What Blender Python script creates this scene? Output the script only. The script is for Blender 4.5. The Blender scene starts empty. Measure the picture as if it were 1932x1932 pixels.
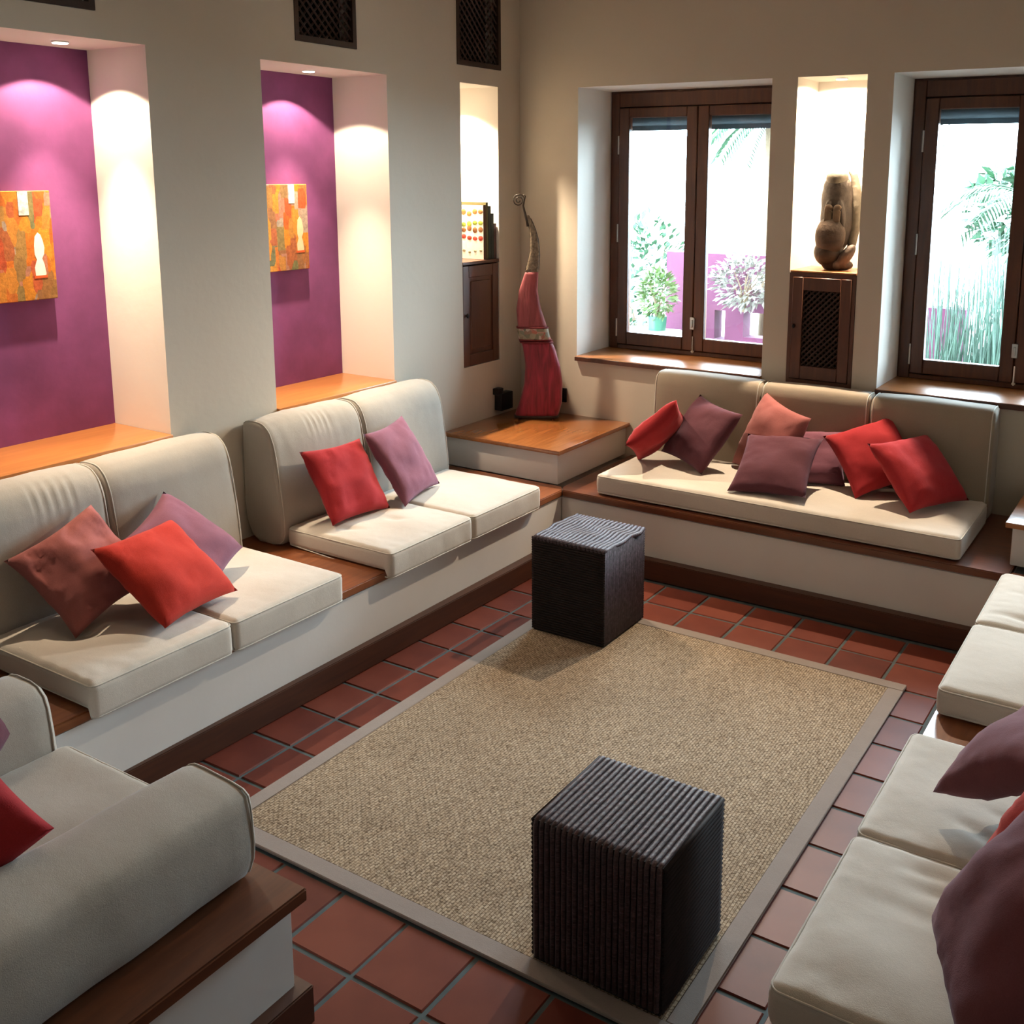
import bpy, bmesh, math, random
from mathutils import Vector, Matrix, noise
random.seed(7)
S = bpy.context.scene
COL = S.collection

# ------------------------------------------------------------------ camera
YAW, PITCH, ROLL, F_PX = 0.5541, -0.1812, 0.0045, 1960.966
PPX, PPY = 1079.97, 689.81
cy, sy = math.cos(YAW), math.sin(YAW)
fwd = Vector((-sy*math.cos(PITCH), cy*math.cos(PITCH), math.sin(PITCH)))
rt = Vector((cy, sy, 0)); up = rt.cross(fwd)
r2 = rt*math.cos(ROLL)+up*math.sin(ROLL); u2 = -rt*math.sin(ROLL)+up*math.cos(ROLL)
cam = bpy.data.cameras.new('camera'); camo = bpy.data.objects.new('camera', cam); COL.objects.link(camo)
m3 = Matrix((r2, u2, -fwd)).transposed()
camo.matrix_world = Matrix.Translation((3.976, -5.7591, 2.1826)) @ m3.to_4x4()
cam.sensor_fit = 'HORIZONTAL'; cam.sensor_width = 36; cam.lens = F_PX/1932*36
cam.shift_x = -(PPX-966)/1932; cam.shift_y = (PPY-966)/1932
cam.clip_start = 0.05; cam.clip_end = 200
S.camera = camo

# ------------------------------------------------------------------ world, exposure
S.view_settings.view_transform = 'Standard'; S.view_settings.look = 'None'
S.view_settings.gamma = 1; S.view_settings.use_curve_mapping = False
S.view_settings.exposure = -0.52
SKY = 72.0
w = bpy.data.worlds.new('world'); S.world = w; w.use_nodes = True
bg = w.node_tree.nodes['Background']
bg.inputs['Color'].default_value = (0.66, 0.84, 1.0, 1); bg.inputs['Strength'].default_value = SKY

WARM = (1.0, 0.74, 0.47)
def light(name, kind, loc, power, color, rot=(0, 0, 0), **kw):
    l = bpy.data.lights.new(name, kind); l.energy = power; l.color = color
    for k, v in kw.items(): setattr(l, k, v)
    o = bpy.data.objects.new(name, l); COL.objects.link(o); o.location = loc; o.rotation_euler = rot
    return o
# sampling portals in the real window openings (they give off no light of their own)
for nm, loc, rot, sx, sz in (('window_portal', (1.10, 0.62, 1.86), (-math.pi/2, 0, 0), 1.25, 1.7),
                             ('window_portal', (3.06, 0.62, 1.86), (-math.pi/2, 0, 0), 1.25, 1.7)):
    p = light(nm, 'AREA', loc, 1, (1, 1, 1), rot, shape='RECTANGLE', size=sx, size_y=sz)
    p.data.cycles.is_portal = True

# ------------------------------------------------------------------ materials
def nt(name, rough=.6, base=(.5, .5, .5), spec=.5):
    m = bpy.data.materials.new(name); m.use_nodes = True
    t = m.node_tree; b = t.nodes['Principled BSDF']
    b.inputs['Base Color'].default_value = (*base, 1); b.inputs['Roughness'].default_value = rough
    b.inputs['Specular IOR Level'].default_value = spec
    return m, t, b
def N(t, typ, **kw):
    n = t.nodes.new(typ)
    for k, v in kw.items():
        if k in n.inputs: n.inputs[k].default_value = v
        else: setattr(n, k, v)
    return n
def coords(t, scale=(1, 1, 1), rot=(0, 0, 0)):
    tc = N(t, 'ShaderNodeTexCoord'); mp = N(t, 'ShaderNodeMapping')
    mp.inputs['Scale'].default_value = scale; mp.inputs['Rotation'].default_value = rot
    t.links.new(tc.outputs['Object'], mp.inputs[0]); return mp.outputs[0]
def ramp(t, fac, stops):
    r = N(t, 'ShaderNodeValToRGB'); e = r.color_ramp.elements
    while len(e) < len(stops): e.new(.5)
    for i, (p, c) in enumerate(stops): e[i].position = p; e[i].color = (*c, 1)
    t.links.new(fac, r.inputs[0]); return r.outputs[0]
def bump(t, b, h, strength=.3, dist=.01, prev=None):
    n = N(t, 'ShaderNodeBump'); n.inputs['Strength'].default_value = strength; n.inputs['Distance'].default_value = dist
    t.links.new(h, n.inputs['Height'])
    if prev: t.links.new(prev, n.inputs['Normal'])
    t.links.new(n.outputs[0], b.inputs['Normal']); return n.outputs[0]
def mul(c, k): return tuple(min(1, x*k) for x in c)

def mottled(name, base, amt=.12, scale=3, rough=.85, bstr=.15, bscale=60, bdist=.003, spec=.3):
    m, t, b = nt(name, rough, base, spec)
    v = coords(t)
    n = N(t, 'ShaderNodeTexNoise', Scale=scale, Detail=5); t.links.new(v, n.inputs[0])
    t.links.new(ramp(t, n.outputs[0], [(.3, mul(base, 1-amt)), (.7, mul(base, 1+amt))]), b.inputs['Base Color'])
    n2 = N(t, 'ShaderNodeTexNoise', Scale=bscale, Detail=4); t.links.new(v, n2.inputs[0])
    bump(t, b, n2.outputs[0], bstr, bdist)
    return m
def fabric(name, base, amt=.1, weave=420, sheen=.25, rough=.9, bstr=.35, tint=None):
    m, t, b = nt(name, rough, base, .2)
    b.inputs['Sheen Weight'].default_value = sheen; b.inputs['Sheen Roughness'].default_value = .5
    if tint: b.inputs['Sheen Tint'].default_value = (*tint, 1)
    v = coords(t)
    n = N(t, 'ShaderNodeTexNoise', Scale=9, Detail=6); t.links.new(v, n.inputs[0])
    f = N(t, 'ShaderNodeTexNoise', Scale=weave*.6, Detail=2); t.links.new(v, f.inputs[0])
    mx = N(t, 'ShaderNodeMath', operation='ADD'); t.links.new(n.outputs[0], mx.inputs[0]); t.links.new(f.outputs[0], mx.inputs[1])
    hf = N(t, 'ShaderNodeMath', operation='MULTIPLY'); hf.inputs[1].default_value = .5; t.links.new(mx.outputs[0], hf.inputs[0])
    t.links.new(ramp(t, hf.outputs[0], [(.3, mul(base, 1-amt)), (.7, mul(base, 1+amt))]), b.inputs['Base Color'])
    w2 = N(t, 'ShaderNodeTexNoise', Scale=weave, Detail=1); t.links.new(v, w2.inputs[0])
    n1 = bump(t, b, w2.outputs[0], bstr, .0012)
    bump(t, b, n.outputs[0], .25, .012, n1)
    return m
def wood(name, a, c, rough=.3, axis='y', scale=1.0, coat=.3):
    m, t, b = nt(name, rough, a, .5)
    b.inputs['Coat Weight'].default_value = coat; b.inputs['Coat Roughness'].default_value = .12
    sc = {'x': (1.2, 14, 14), 'y': (14, 1.2, 14), 'z': (14, 14, 1.2)}[axis]
    v = coords(t, tuple(s*scale for s in sc))
    n = N(t, 'ShaderNodeTexNoise', Scale=2.2, Detail=8, Distortion=1.2); t.links.new(v, n.inputs[0])
    t.links.new(ramp(t, n.outputs[0], [(.3, a), (.55, tuple((p+q)/2 for p, q in zip(a, c))), (.75, c)]), b.inputs['Base Color'])
    bump(t, b, n.outputs[0], .08, .003)
    return m

M = {}
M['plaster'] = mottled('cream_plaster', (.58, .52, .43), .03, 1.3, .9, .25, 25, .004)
M['reveal'] = mottled('lightened_reveal_plaster', (.80, .76, .69), .03, 1.3, .9, .2, 25, .004)  # lighter than the wall plaster: brightness of the lit jambs put into the colour
M['bench_plaster'] = mottled('white_bench_plaster', (.66, .63, .59), .04, 2, .85, .2, 30, .003)
M['purple'] = mottled('purple_wall_paint', (.215, .06, .18), .22, 4, .7, .2, 30, .004)
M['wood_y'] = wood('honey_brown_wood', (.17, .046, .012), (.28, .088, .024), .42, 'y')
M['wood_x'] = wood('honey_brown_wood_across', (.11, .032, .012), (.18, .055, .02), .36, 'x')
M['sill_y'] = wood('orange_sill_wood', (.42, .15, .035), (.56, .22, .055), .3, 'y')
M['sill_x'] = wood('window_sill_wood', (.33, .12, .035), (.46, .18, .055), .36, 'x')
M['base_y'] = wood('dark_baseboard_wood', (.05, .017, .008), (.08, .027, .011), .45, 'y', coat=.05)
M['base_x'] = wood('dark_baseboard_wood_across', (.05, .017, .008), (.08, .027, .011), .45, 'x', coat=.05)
M['frame_z'] = wood('red_brown_frame_wood', (.060, .018, .007), (.105, .032, .011), .4, 'z', coat=.1)
M['cab_z'] = wood('dark_cabinet_wood', (.075, .026, .012), (.12, .04, .016), .45, 'z', coat=.1)
M['cab_left'] = wood('brown_cabinet_wood', (.075, .028, .016), (.11, .04, .02), .45, 'z', coat=.1)
M['lattice'] = mottled('dark_lattice_wood', (.035, .018, .012), .2, 8, .6)
M['black'] = mottled('black_recess', (.004, .004, .004), .1, 4, .95)
M['black_plastic'] = mottled('black_plastic', (.012, .012, .013), .1, 8, .45)
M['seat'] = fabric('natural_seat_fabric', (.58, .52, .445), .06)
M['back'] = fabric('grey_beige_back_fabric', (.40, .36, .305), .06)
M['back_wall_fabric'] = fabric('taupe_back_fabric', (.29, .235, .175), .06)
M['piping'] = fabric('cushion_piping', (.56, .52, .45), .06)
M['red'] = fabric('crimson_pillow_fabric', (.34, .020, .024), .12, sheen=.15, tint=(1, .5, .5))
M['redo'] = fabric('orange_red_pillow_fabric', (.45, .030, .018), .12, sheen=.15, tint=(1, .5, .4))
M['pink'] = fabric('dusty_rose_pillow_fabric', (.32, .10, .09), .12, sheen=.15, tint=(1, .7, .7))
M['mauve'] = fabric('mauve_pillow_fabric', (.20, .072, .10), .12, sheen=.2, tint=(.9, .7, 1))
M['plum'] = fabric('plum_pillow_fabric', (.10, .030, .040), .12, sheen=.15, tint=(.9, .7, .9))
M['plum_light'] = fabric('brown_plum_pillow_fabric', (.16, .050, .055), .12, sheen=.2, tint=(.9, .7, .8))
M['chrome'] = nt('brushed_metal', .35, (.6, .6, .58))[0]; M['chrome'].node_tree.nodes['Principled BSDF'].inputs['Metallic'].default_value = .9
M['white_paint'] = mottled('white_paint', (.8, .8, .78), .03)

def tile_mat():
    m, t, b = nt('terracotta_tile', .42, (.3, .08, .05), .15)
    oi = N(t, 'ShaderNodeObjectInfo'); v = coords(t)
    n = N(t, 'ShaderNodeTexNoise', Scale=5, Detail=6); t.links.new(v, n.inputs[0])
    a = N(t, 'ShaderNodeMath', operation='MULTIPLY_ADD'); a.inputs[1].default_value = .45
    t.links.new(oi.outputs['Random'], a.inputs[0]); t.links.new(n.outputs[0], a.inputs[2])
    t.links.new(ramp(t, a.outputs[0], [(.35, (.085, .019, .013)), (.65, (.125, .029, .018)), (1, (.16, .041, .025))]), b.inputs['Base Color'])
    bump(t, b, n.outputs[0], .12, .004)
    return m
M['tile'] = tile_mat()
M['grout'] = mottled('grey_green_grout', (.06, .082, .085), .2, 20, .8)

def rug_mat():
    m, t, b = nt('sisal_weave', .95, (.5, .38, .24), .15)
    v = coords(t)
    br = N(t, 'ShaderNodeTexBrick'); br.inputs['Scale'].default_value = 1
    br.inputs['Brick Width'].default_value = .022; br.inputs['Row Height'].default_value = .011
    br.inputs['Mortar Size'].default_value = .0022; br.inputs['Mortar Smooth'].default_value = .8
    br.inputs['Color1'].default_value = (.47, .38, .28, 1); br.inputs['Color2'].default_value = (.39, .30, .21, 1)
    br.inputs['Mortar'].default_value = (.19, .13, .08, 1)
    rot = coords(t, (1, 1, 1), (0, 0, math.radians(90)))
    t.links.new(rot, br.inputs[0])
    n = N(t, 'ShaderNodeTexNoise', Scale=130, Detail=4); t.links.new(v, n.inputs[0])
    n2 = N(t, 'ShaderNodeTexNoise', Scale=2.0, Detail=2); t.links.new(v, n2.inputs[0])
    mx = N(t, 'ShaderNodeMix', data_type='RGBA', blend_type='MULTIPLY'); mx.inputs[0].default_value = 1
    t.links.new(br.outputs[0], mx.inputs[6])
    t.links.new(ramp(t, n.outputs[0], [(.34, (.42, .38, .33)), (.5, (.9, .9, .9)), (.68, (1.2, 1.18, 1.12))]), mx.inputs[7])
    mx2 = N(t, 'ShaderNodeMix', data_type='RGBA', blend_type='MULTIPLY'); mx2.inputs[0].default_value = 1
    t.links.new(mx.outputs[2], mx2.inputs[6])
    t.links.new(ramp(t, n2.outputs[0], [(.35, (.88, .87, .86)), (.65, (1, 1, 1))]), mx2.inputs[7])
    t.links.new(mx2.outputs[2], b.inputs['Base Color'])
    n1 = bump(t, b, br.outputs[1], -.6, .004)
    bump(t, b, n.outputs[0], .5, .003, n1)
    return m
M['rug'] = rug_mat()
M['rug_border'] = fabric('rug_border_tape', (.25, .20, .17), .08)

def weave_mat(name, base, axis):
    m, t, b = nt(name, .52, base, .35)
    sc = {'z': (60, 60, 260), 'y': (60, 260, 60), 'x': (260, 60, 60)}[axis]
    v = coords(t, sc)
    n = N(t, 'ShaderNodeTexNoise', Scale=1, Detail=3); t.links.new(v, n.inputs[0])
    t.links.new(ramp(t, n.outputs[0], [(.3, mul(base, .45)), (.62, base), (.75, mul(base, 1.9))]), b.inputs['Base Color'])
    bump(t, b, n.outputs[0], .7, .003)
    return m
M['rib'] = weave_mat('dark_woven_strand', (.085, .048, .050), 'z')
M['rib_top'] = weave_mat('dark_woven_strand_top', (.070, .040, .042), 'y')
M['rib_far_lit'] = weave_mat('lit_grey_woven_strand', (.085, .062, .080), 'x')  # far stool's end and top: window light put into this paler strand colour
M['rib_core_shaded'] = mottled('dark_core_and_shaded_weave', (.018, .011, .010), .2, 20, .8)  # stool cores, and weave on shaded sides with the shade put into the colour

def glass_mat():
    m = bpy.data.materials.new('window_glass'); m.use_nodes = True; t = m.node_tree
    for n in list(t.nodes): t.nodes.remove(n)
    o = N(t, 'ShaderNodeOutputMaterial'); mx = N(t, 'ShaderNodeMixShader'); fr = N(t, 'ShaderNodeFresnel', IOR=1.45)
    tr = N(t, 'ShaderNodeBsdfTransparent'); tr.inputs[0].default_value = (.95, .97, .96, 1)
    gl = N(t, 'ShaderNodeBsdfGlossy', Roughness=.02)
    t.links.new(fr.outputs[0], mx.inputs[0]); t.links.new(tr.outputs[0], mx.inputs[1]); t.links.new(gl.outputs[0], mx.inputs[2])
    t.links.new(mx.outputs[0], o.inputs[0]); return m
M['glass'] = glass_mat()
def emit(name, col, s):
    m, t, b = nt(name, .5, col); b.inputs['Emission Color'].default_value = (*col, 1); b.inputs['Emission Strength'].default_value = s; return m
M['bulb'] = emit('lamp_face', (1, .93, .82), 25)

# ------------------------------------------------------------------ helpers
def tag(o, label=None, cat=None, group=None, kind=None):
    if label: o['label'] = label
    if cat: o['category'] = cat
    if group: o['group'] = group
    if kind: o['kind'] = kind
    return o
def thing(name, loc, label=None, cat=None, group=None, kind=None):
    o = bpy.data.objects.new(name, None); COL.objects.link(o); o.location = loc; o.empty_display_size = .1
    o['_w'] = 1
    del o['_w']
    return tag(o, label, cat, group, kind)
def put(o, parent):
    if parent is not None:
        o.parent = parent
        M_ = Matrix.Translation(parent.location) if parent.parent is None and parent.type == 'EMPTY' else Matrix.Identity(4)
        o.matrix_parent_inverse = M_.inverted()
    return o
def obj(name, bm, mat, parent=None, smooth=False, auto=None):
    me = bpy.data.meshes.new(name)
    if smooth or auto:
        for f in bm.faces: f.smooth = True
    bm.to_mesh(me); bm.free()
    for m_ in (mat if isinstance(mat, (list, tuple)) else [mat]): me.materials.append(m_)
    if auto: me.set_sharp_from_angle(angle=math.radians(auto))
    o = bpy.data.objects.new(name, me); COL.objects.link(o)
    return put(o, parent)
def BM(): return bmesh.new()
def bx(bm, x0, x1, y0, y1, z0, z1, bev=0, seg=1, mi=0):
    xs, ys, zs = sorted((x0, x1)), sorted((y0, y1)), sorted((z0, z1))
    t = BM() if bev else bm
    v = [t.verts.new((x, y, z)) for x in xs for y in ys for z in zs]
    for idx in ((0, 1, 3, 2), (4, 6, 7, 5), (0, 4, 5, 1), (2, 3, 7, 6), (0, 2, 6, 4), (1, 5, 7, 3)):
        f = t.faces.new([v[i] for i in idx]); f.material_index = mi
    if bev:
        bmesh.ops.bevel(t, geom=t.edges[:], offset=bev, segments=seg, profile=.5, affect='EDGES')
        merge(bm, t)
    return bm
def merge(bm, t, mat=None):
    mp = {}
    for v in t.verts: mp[v] = bm.verts.new(mat @ v.co if mat else v.co)
    for f in t.faces:
        try:
            g = bm.faces.new([mp[v] for v in f.verts]); g.material_index = f.material_index; g.smooth = f.smooth
        except ValueError: pass
    t.free()
def tube(bm, pts, rad, n=6, closed=False, caps=True):
    pts = [Vector(p) for p in pts]; k = len(pts)
    rads = rad if isinstance(rad, (list, tuple)) else [rad]*k
    rings = []; prev = None
    for i, p in enumerate(pts):
        a = pts[(i-1) % k] if closed or i > 0 else p
        b = pts[(i+1) % k] if closed or i < k-1 else p
        d = (b-a).normalized()
        if prev is None:
            ref = Vector((0, 0, 1)) if abs(d.z) < .9 else Vector((1, 0, 0)); e = d.cross(ref).normalized()
        else:
            e = (prev-d*prev.dot(d)).normalized()
        prev = e; f = d.cross(e)
        rings.append([bm.verts.new(p+(e*math.cos(2*math.pi*j/n)+f*math.sin(2*math.pi*j/n))*rads[i]) for j in range(n)])
    for i in range(k if closed else k-1):
        A, B = rings[i], rings[(i+1) % k]
        for j in range(n):
            bm.faces.new((A[j], A[(j+1) % n], B[(j+1) % n], B[j]))
    if caps and not closed:
        bm.faces.new(rings[0][::-1]); bm.faces.new(rings[-1])
    return bm
def cyl(bm, c, r, h, n=20, axis='z', r2=None):
    t = BM(); bmesh.ops.create_cone(t, cap_ends=True, segments=n, radius1=r, radius2=r if r2 is None else r2, depth=h)
    R = {'z': Matrix.Identity(4), 'x': Matrix.Rotation(math.pi/2, 4, 'Y'), 'y': Matrix.Rotation(math.pi/2, 4, 'X')}[axis]
    merge(bm, t, Matrix.Translation(c) @ R); return bm
def ball(bm, c, s, rot=None, sub=3):
    t = BM(); bmesh.ops.create_icosphere(t, subdivisions=sub, radius=1)
    m_ = Matrix.Translation(c) @ (rot.to_4x4() if rot else Matrix.Identity(4)) @ Matrix.Diagonal((*s, 1))
    merge(bm, t, m_); return bm

def wall_mesh(u0, u1, z0, z1, holes, depth, fn, rev=0):
    """front skin with openings; each hole gets jambs of the given depth and, if asked, a back panel of its own material index"""
    bm = BM(); us = sorted({u0, u1, *[h[0] for h in holes], *[h[1] for h in holes]})
    zs = sorted({z0, z1, *[h[2] for h in holes], *[h[3] for h in holes]})
    cache = {}
    def V(u, z, d):
        k = (round(u, 5), round(z, 5), round(d, 5))
        if k not in cache: cache[k] = bm.verts.new(fn(u, z, d))
        return cache[k]
    def hole(u, z):
        for h in holes:
            if h[0] < u < h[1] and h[2] < z < h[3]: return h
    for i in range(len(us)-1):
        for j in range(len(zs)-1):
            if hole((us[i]+us[i+1])/2, (zs[j]+zs[j+1])/2) is None:
                for d in (0, depth):
                    q = [V(us[i], zs[j], d), V(us[i+1], zs[j], d), V(us[i+1], zs[j+1], d), V(us[i], zs[j+1], d)]
                    bm.faces.new(q if d else q[::-1])
    for (a, b, c, d_, bk, dp) in holes:
        D = depth if bk is None else dp
        ua = [u for u in us if a <= u <= b]; za = [z for z in zs if c <= z <= d_]
        for i in range(len(ua)-1):
            for z in (c, d_): bm.faces.new([V(ua[i], z, 0), V(ua[i+1], z, 0), V(ua[i+1], z, D), V(ua[i], z, D)]).material_index = rev
        for i in range(len(za)-1):
            for u in (a, b): bm.faces.new([V(u, za[i], 0), V(u, za[i+1], 0), V(u, za[i+1], D), V(u, za[i], D)]).material_index = rev
        if bk is not None:
            q = bm.faces.new([V(a, c, D), V(b, c, D), V(b, d_, D), V(a, d_, D)]); q.material_index = bk
            if D < depth - 1e-4:
                pass
    # outer rim
    for i in range(len(us)-1):
        for z in (z0, z1): bm.faces.new([V(us[i], z, 0), V(us[i+1], z, 0), V(us[i+1], z, depth), V(us[i], z, depth)])
    for j in range(len(zs)-1):
        for u in (u0, u1): bm.faces.new([V(u, zs[j], 0), V(u, zs[j+1], 0), V(u, zs[j+1], depth), V(u, zs[j], depth)])
    bmesh.ops.recalc_face_normals(bm, faces=bm.faces[:])
    return bm

# ------------------------------------------------------------------ room shell
CEIL = 3.75; XR = 4.19; YN = -7.5
ND = .409
LH = [(-3.70, -2.807, .985, 2.721, 1, ND), (-2.177, -1.286, .985, 2.721, 1, ND), (-.634, -.246, .981, 2.729, 3, .36),
      (-3.466, -3.031, 2.831, 3.42, 2, .12), (-1.949, -1.514, 2.831, 3.42, 2, .12), (-.661, -.212, 2.831, 3.42, 2, .12)]
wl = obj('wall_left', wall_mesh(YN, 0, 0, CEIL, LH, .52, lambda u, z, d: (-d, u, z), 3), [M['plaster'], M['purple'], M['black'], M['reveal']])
tag(wl, kind='structure')
BH = [(.446, 1.735, .985, 2.727, None, 0), (1.886, 2.276, .986, 2.726, 1, .35), (2.419, 3.71, .985, 2.727, None, 0)]
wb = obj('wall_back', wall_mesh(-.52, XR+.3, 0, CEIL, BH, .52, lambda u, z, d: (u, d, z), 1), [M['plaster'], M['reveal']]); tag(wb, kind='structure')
wr = obj('wall_right', bx(BM(), XR, XR+.3, YN, 0, 0, CEIL), M['plaster']); tag(wr, kind='structure')
NH = []
wn = obj('wall_near', wall_mesh(-.52, XR+.3, 0, CEIL, NH, .3, lambda u, z, d: (u, YN-d, z), 0), [M['plaster']]); tag(wn, kind='structure')
cl = obj('ceiling', bx(BM(), -.52, XR+.3, YN-.3, .52, CEIL, CEIL+.15), M['plaster']); tag(cl, kind='structure')

# floor: grout slab plus single terracotta tiles
fl = obj('floor', bx(BM(), -.52, XR+.3, YN-.3, .52, -.15, -.005), M['grout']); tag(fl, kind='structure')
TX, TY = .2563, .247
def tile_mesh(w_, h_):
    b = BM(); bx(b, -w_/2, w_/2, -h_/2, h_/2, -.012, 0)
    es = [e for e in b.edges if all(v.co.z > -.001 for v in e.verts)]
    bmesh.ops.bevel(b, geom=es, offset=.004, segments=1, affect='EDGES'); return b
tm = None
rnd = random.Random(3)
for i in range(-1, 9):
    for j in range(-9, 10):
        x0 = 1.105+TX*i; y0 = -3.19+TY*j
        if y0+TY > -.80 or y0 < -5.5: continue
        # hidden: wholly beneath the rug, inside the benches
        if x0 > 1.32 and x0+TX < 2.95 and y0 > -3.62 and y0+TY < -1.5: continue
        if x0+TX > 3.5: continue
        if y0+TY < -4.25 and x0+TX < 2.1: continue
        if tm is None:
            o = obj('tile', tile_mesh(TX-.013, TY-.013), M['tile'], fl); tm = o.data
        else:
            o = bpy.data.objects.new('tile', tm); COL.objects.link(o); put(o, fl)
        o.location = (x0+TX/2+rnd.uniform(-.0012, .0012), y0+TY/2+rnd.uniform(-.0012, .0012), rnd.uniform(-.0012, 0))
        o.rotation_euler = (rnd.uniform(-.002, .002), rnd.uniform(-.002, .002), rnd.uniform(-.006, .006))

# ------------------------------------------------------------------ built-in benches
def prism(bm, poly, z0, z1):
    a = [bm.verts.new((x, y, z0)) for x, y in poly]; b = [bm.verts.new((x, y, z1)) for x, y in poly]
    n = len(poly); bm.faces.new(a[::-1]); bm.faces.new(b)
    for i in range(n): bm.faces.new((a[i], a[(i+1) % n], b[(i+1) % n], b[i]))
    bmesh.ops.recalc_face_normals(bm, faces=bm.faces[:]); return bm
def bev_all(bm, off, seg=2):
    bmesh.ops.bevel(bm, geom=bm.edges[:], offset=off, segments=seg, affect='EDGES'); return bm
ZB, ZW = .362, .40
t = thing('built_in_bench', (.45, -2.5, 0), 'long white plaster bench along the left wall with dark wood baseboard', 'bench')
obj('plaster_base', bev_all(prism(BM(), [(0, -.02), (0, -4.11), (.878, -4.11), (.888, -.87), (.888, -.02)], 0, ZB), .006), M['bench_plaster'], t, auto=40)
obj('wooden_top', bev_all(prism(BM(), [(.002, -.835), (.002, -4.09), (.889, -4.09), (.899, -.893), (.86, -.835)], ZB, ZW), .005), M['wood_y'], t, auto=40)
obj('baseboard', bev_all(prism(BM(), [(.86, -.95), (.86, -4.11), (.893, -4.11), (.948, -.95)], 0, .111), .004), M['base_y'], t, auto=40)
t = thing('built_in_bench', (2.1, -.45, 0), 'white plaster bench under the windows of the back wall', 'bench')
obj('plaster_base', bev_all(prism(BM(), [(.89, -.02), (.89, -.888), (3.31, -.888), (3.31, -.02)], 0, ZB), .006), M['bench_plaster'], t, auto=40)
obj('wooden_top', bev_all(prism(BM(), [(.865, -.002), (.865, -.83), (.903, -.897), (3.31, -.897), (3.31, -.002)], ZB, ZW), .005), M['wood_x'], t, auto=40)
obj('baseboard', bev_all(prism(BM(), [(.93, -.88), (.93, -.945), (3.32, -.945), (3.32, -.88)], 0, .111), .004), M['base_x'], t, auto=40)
t = thing('built_in_bench', (3.75, -2.9, 0), 'low bench running down the right side below the pale seat cushions', 'bench')
obj('plaster_base', bev_all(prism(BM(), [(3.315, -.80), (3.315, -5.3), (XR, -5.3), (XR, -.80)], 0, ZB), .006), M['bench_plaster'], t, auto=40)
obj('wooden_top', bev_all(prism(BM(), [(3.312, -.85), (3.312, -5.3), (XR-.002, -5.3), (XR-.002, -.85)], ZB, ZW), .005), M['wood_y'], t, auto=40)
obj('baseboard', bev_all(prism(BM(), [(3.30, -.95), (3.30, -5.3), (3.33, -5.3), (3.33, -.95)], 0, .111), .004), M['base_y'], t, auto=40)
t = thing('built_in_bench', (1.1, -4.7, 0), 'near bench end at bottom left with white plaster side and wide dark wood ledge', 'bench')
obj('plaster_base', bev_all(prism(BM(), [(0, -4.12), (0, -5.4), (2.125, -5.4), (2.125, -4.12)], 0, ZB-.002), .006), M['bench_plaster'], t, auto=40)
obj('wooden_top', bev_all(prism(BM(), [(.002, -4.105), (.002, -5.4), (2.168, -5.4), (2.168, -4.105)], ZB, ZW), .005), wood('dark_ledge_wood', (.075, .022, .008), (.125, .038, .012), .38, 'y'), t, auto=40)
obj('baseboard', bev_all(prism(BM(), [(.92, -4.095), (.92, -4.13), (2.11, -4.13), (2.11, -5.4), (2.165, -5.4), (2.165, -4.095)], 0, .11), .004), M['base_y'], t, auto=40)

# corner platforms (tables)
def platform(x0, x1, y0, y1, lab, ov):
    t = thing('corner_table', ((x0+x1)/2, (y0+y1)/2, ZW), lab, 'table')
    obj('plaster_base', bx(BM(), x0+ov[0], x1-ov[1], y0+ov[2], y1, ZW, .586, .006, 2), M['bench_plaster'], t, auto=40)
    obj('wooden_top', bx(BM(), x0, x1, y0, y1-.001, .586, .612, .004, 2), M['sill_x'] if x0 > 2 else wood('corner_table_wood', (.26, .085, .022), (.42, .15, .04), .2, 'y', 1, .5), t, auto=40)
platform(.001, .853, -.853, -.001, 'square wood-topped plaster corner table holding the red sculpture', (0, .028, .028))
platform(3.262, XR-.001, -.79, -.001, 'wood-topped plaster corner block cut off by the right edge of the picture', (.028, 0, .028))

# ------------------------------------------------------------------ niche fittings
for (y0, y1, lab) in ((-3.70, -2.807, 'orange wooden ledge in the left purple niche, below the painting with a white figure'),
                      (-2.177, -1.286, 'orange wooden ledge in the middle purple niche')):
    s = obj('niche_ledge', bx(BM(), -ND+.001, .018, y0+.001, y1-.001, .986, 1.014, .004, 2), M['sill_y'], auto=40)
    tag(s, lab, 'ledge')
def grille(y0, y1, lab):
    z0, z1 = 2.832, 3.419
    t = thing('vent_grille', (0, (y0+y1)/2, z0), lab, 'grille')
    f = BM()
    bx(f, -.03, .004, y0+.001, y0+.028, z0, z1); bx(f, -.03, .004, y1-.028, y1-.001, z0, z1)
    bx(f, -.03, .004, y0+.028, y1-.028, z0, z0+.03); bx(f, -.03, .004, y0+.028, y1-.028, z1-.03, z1)
    obj('frame', f, M['lattice'], t)
    lattice(t, lambda a, b, c: (-.016+c, a, b), y0+.026, y1-.026, z0+.028, z1-.028, .050, .0065, M['lattice'])
def lattice(parent, fn, u0, u1, v0, v1, pitch, r, mat):
    b = BM()
    for sgn, off in ((1, -.004), (-1, .004)):
        W, H = u1-u0, v1-v0; k = -int((W+H)/pitch)-1
        while k*pitch < W+H:
            c = k*pitch
            # line u = s, v = sgn*(s-c)
            pts = []
            for s in (0, W):
                v = (s-c) if sgn == 1 else (c-s)
                if 0 <= v <= H: pts.append((s, v))
            for v in (0, H):
                s = (v+c) if sgn == 1 else (c-v)
                if 0 < s < W: pts.append((s, v))
            if len(pts) >= 2:
                p, q = pts[0], pts[1]
                if math.hypot(p[0]-q[0], p[1]-q[1]) > .01:
                    tube(b, [fn(u0+p[0], v0+p[1], off), fn(u0+q[0], v0+q[1], off)], r, 4)
            k += 1
    o = obj('lattice', b, mat, parent); o['kind'] = 'stuff'
grille(-3.466, -3.031, 'dark lattice vent grille cut by the top left corner of the picture')
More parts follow.
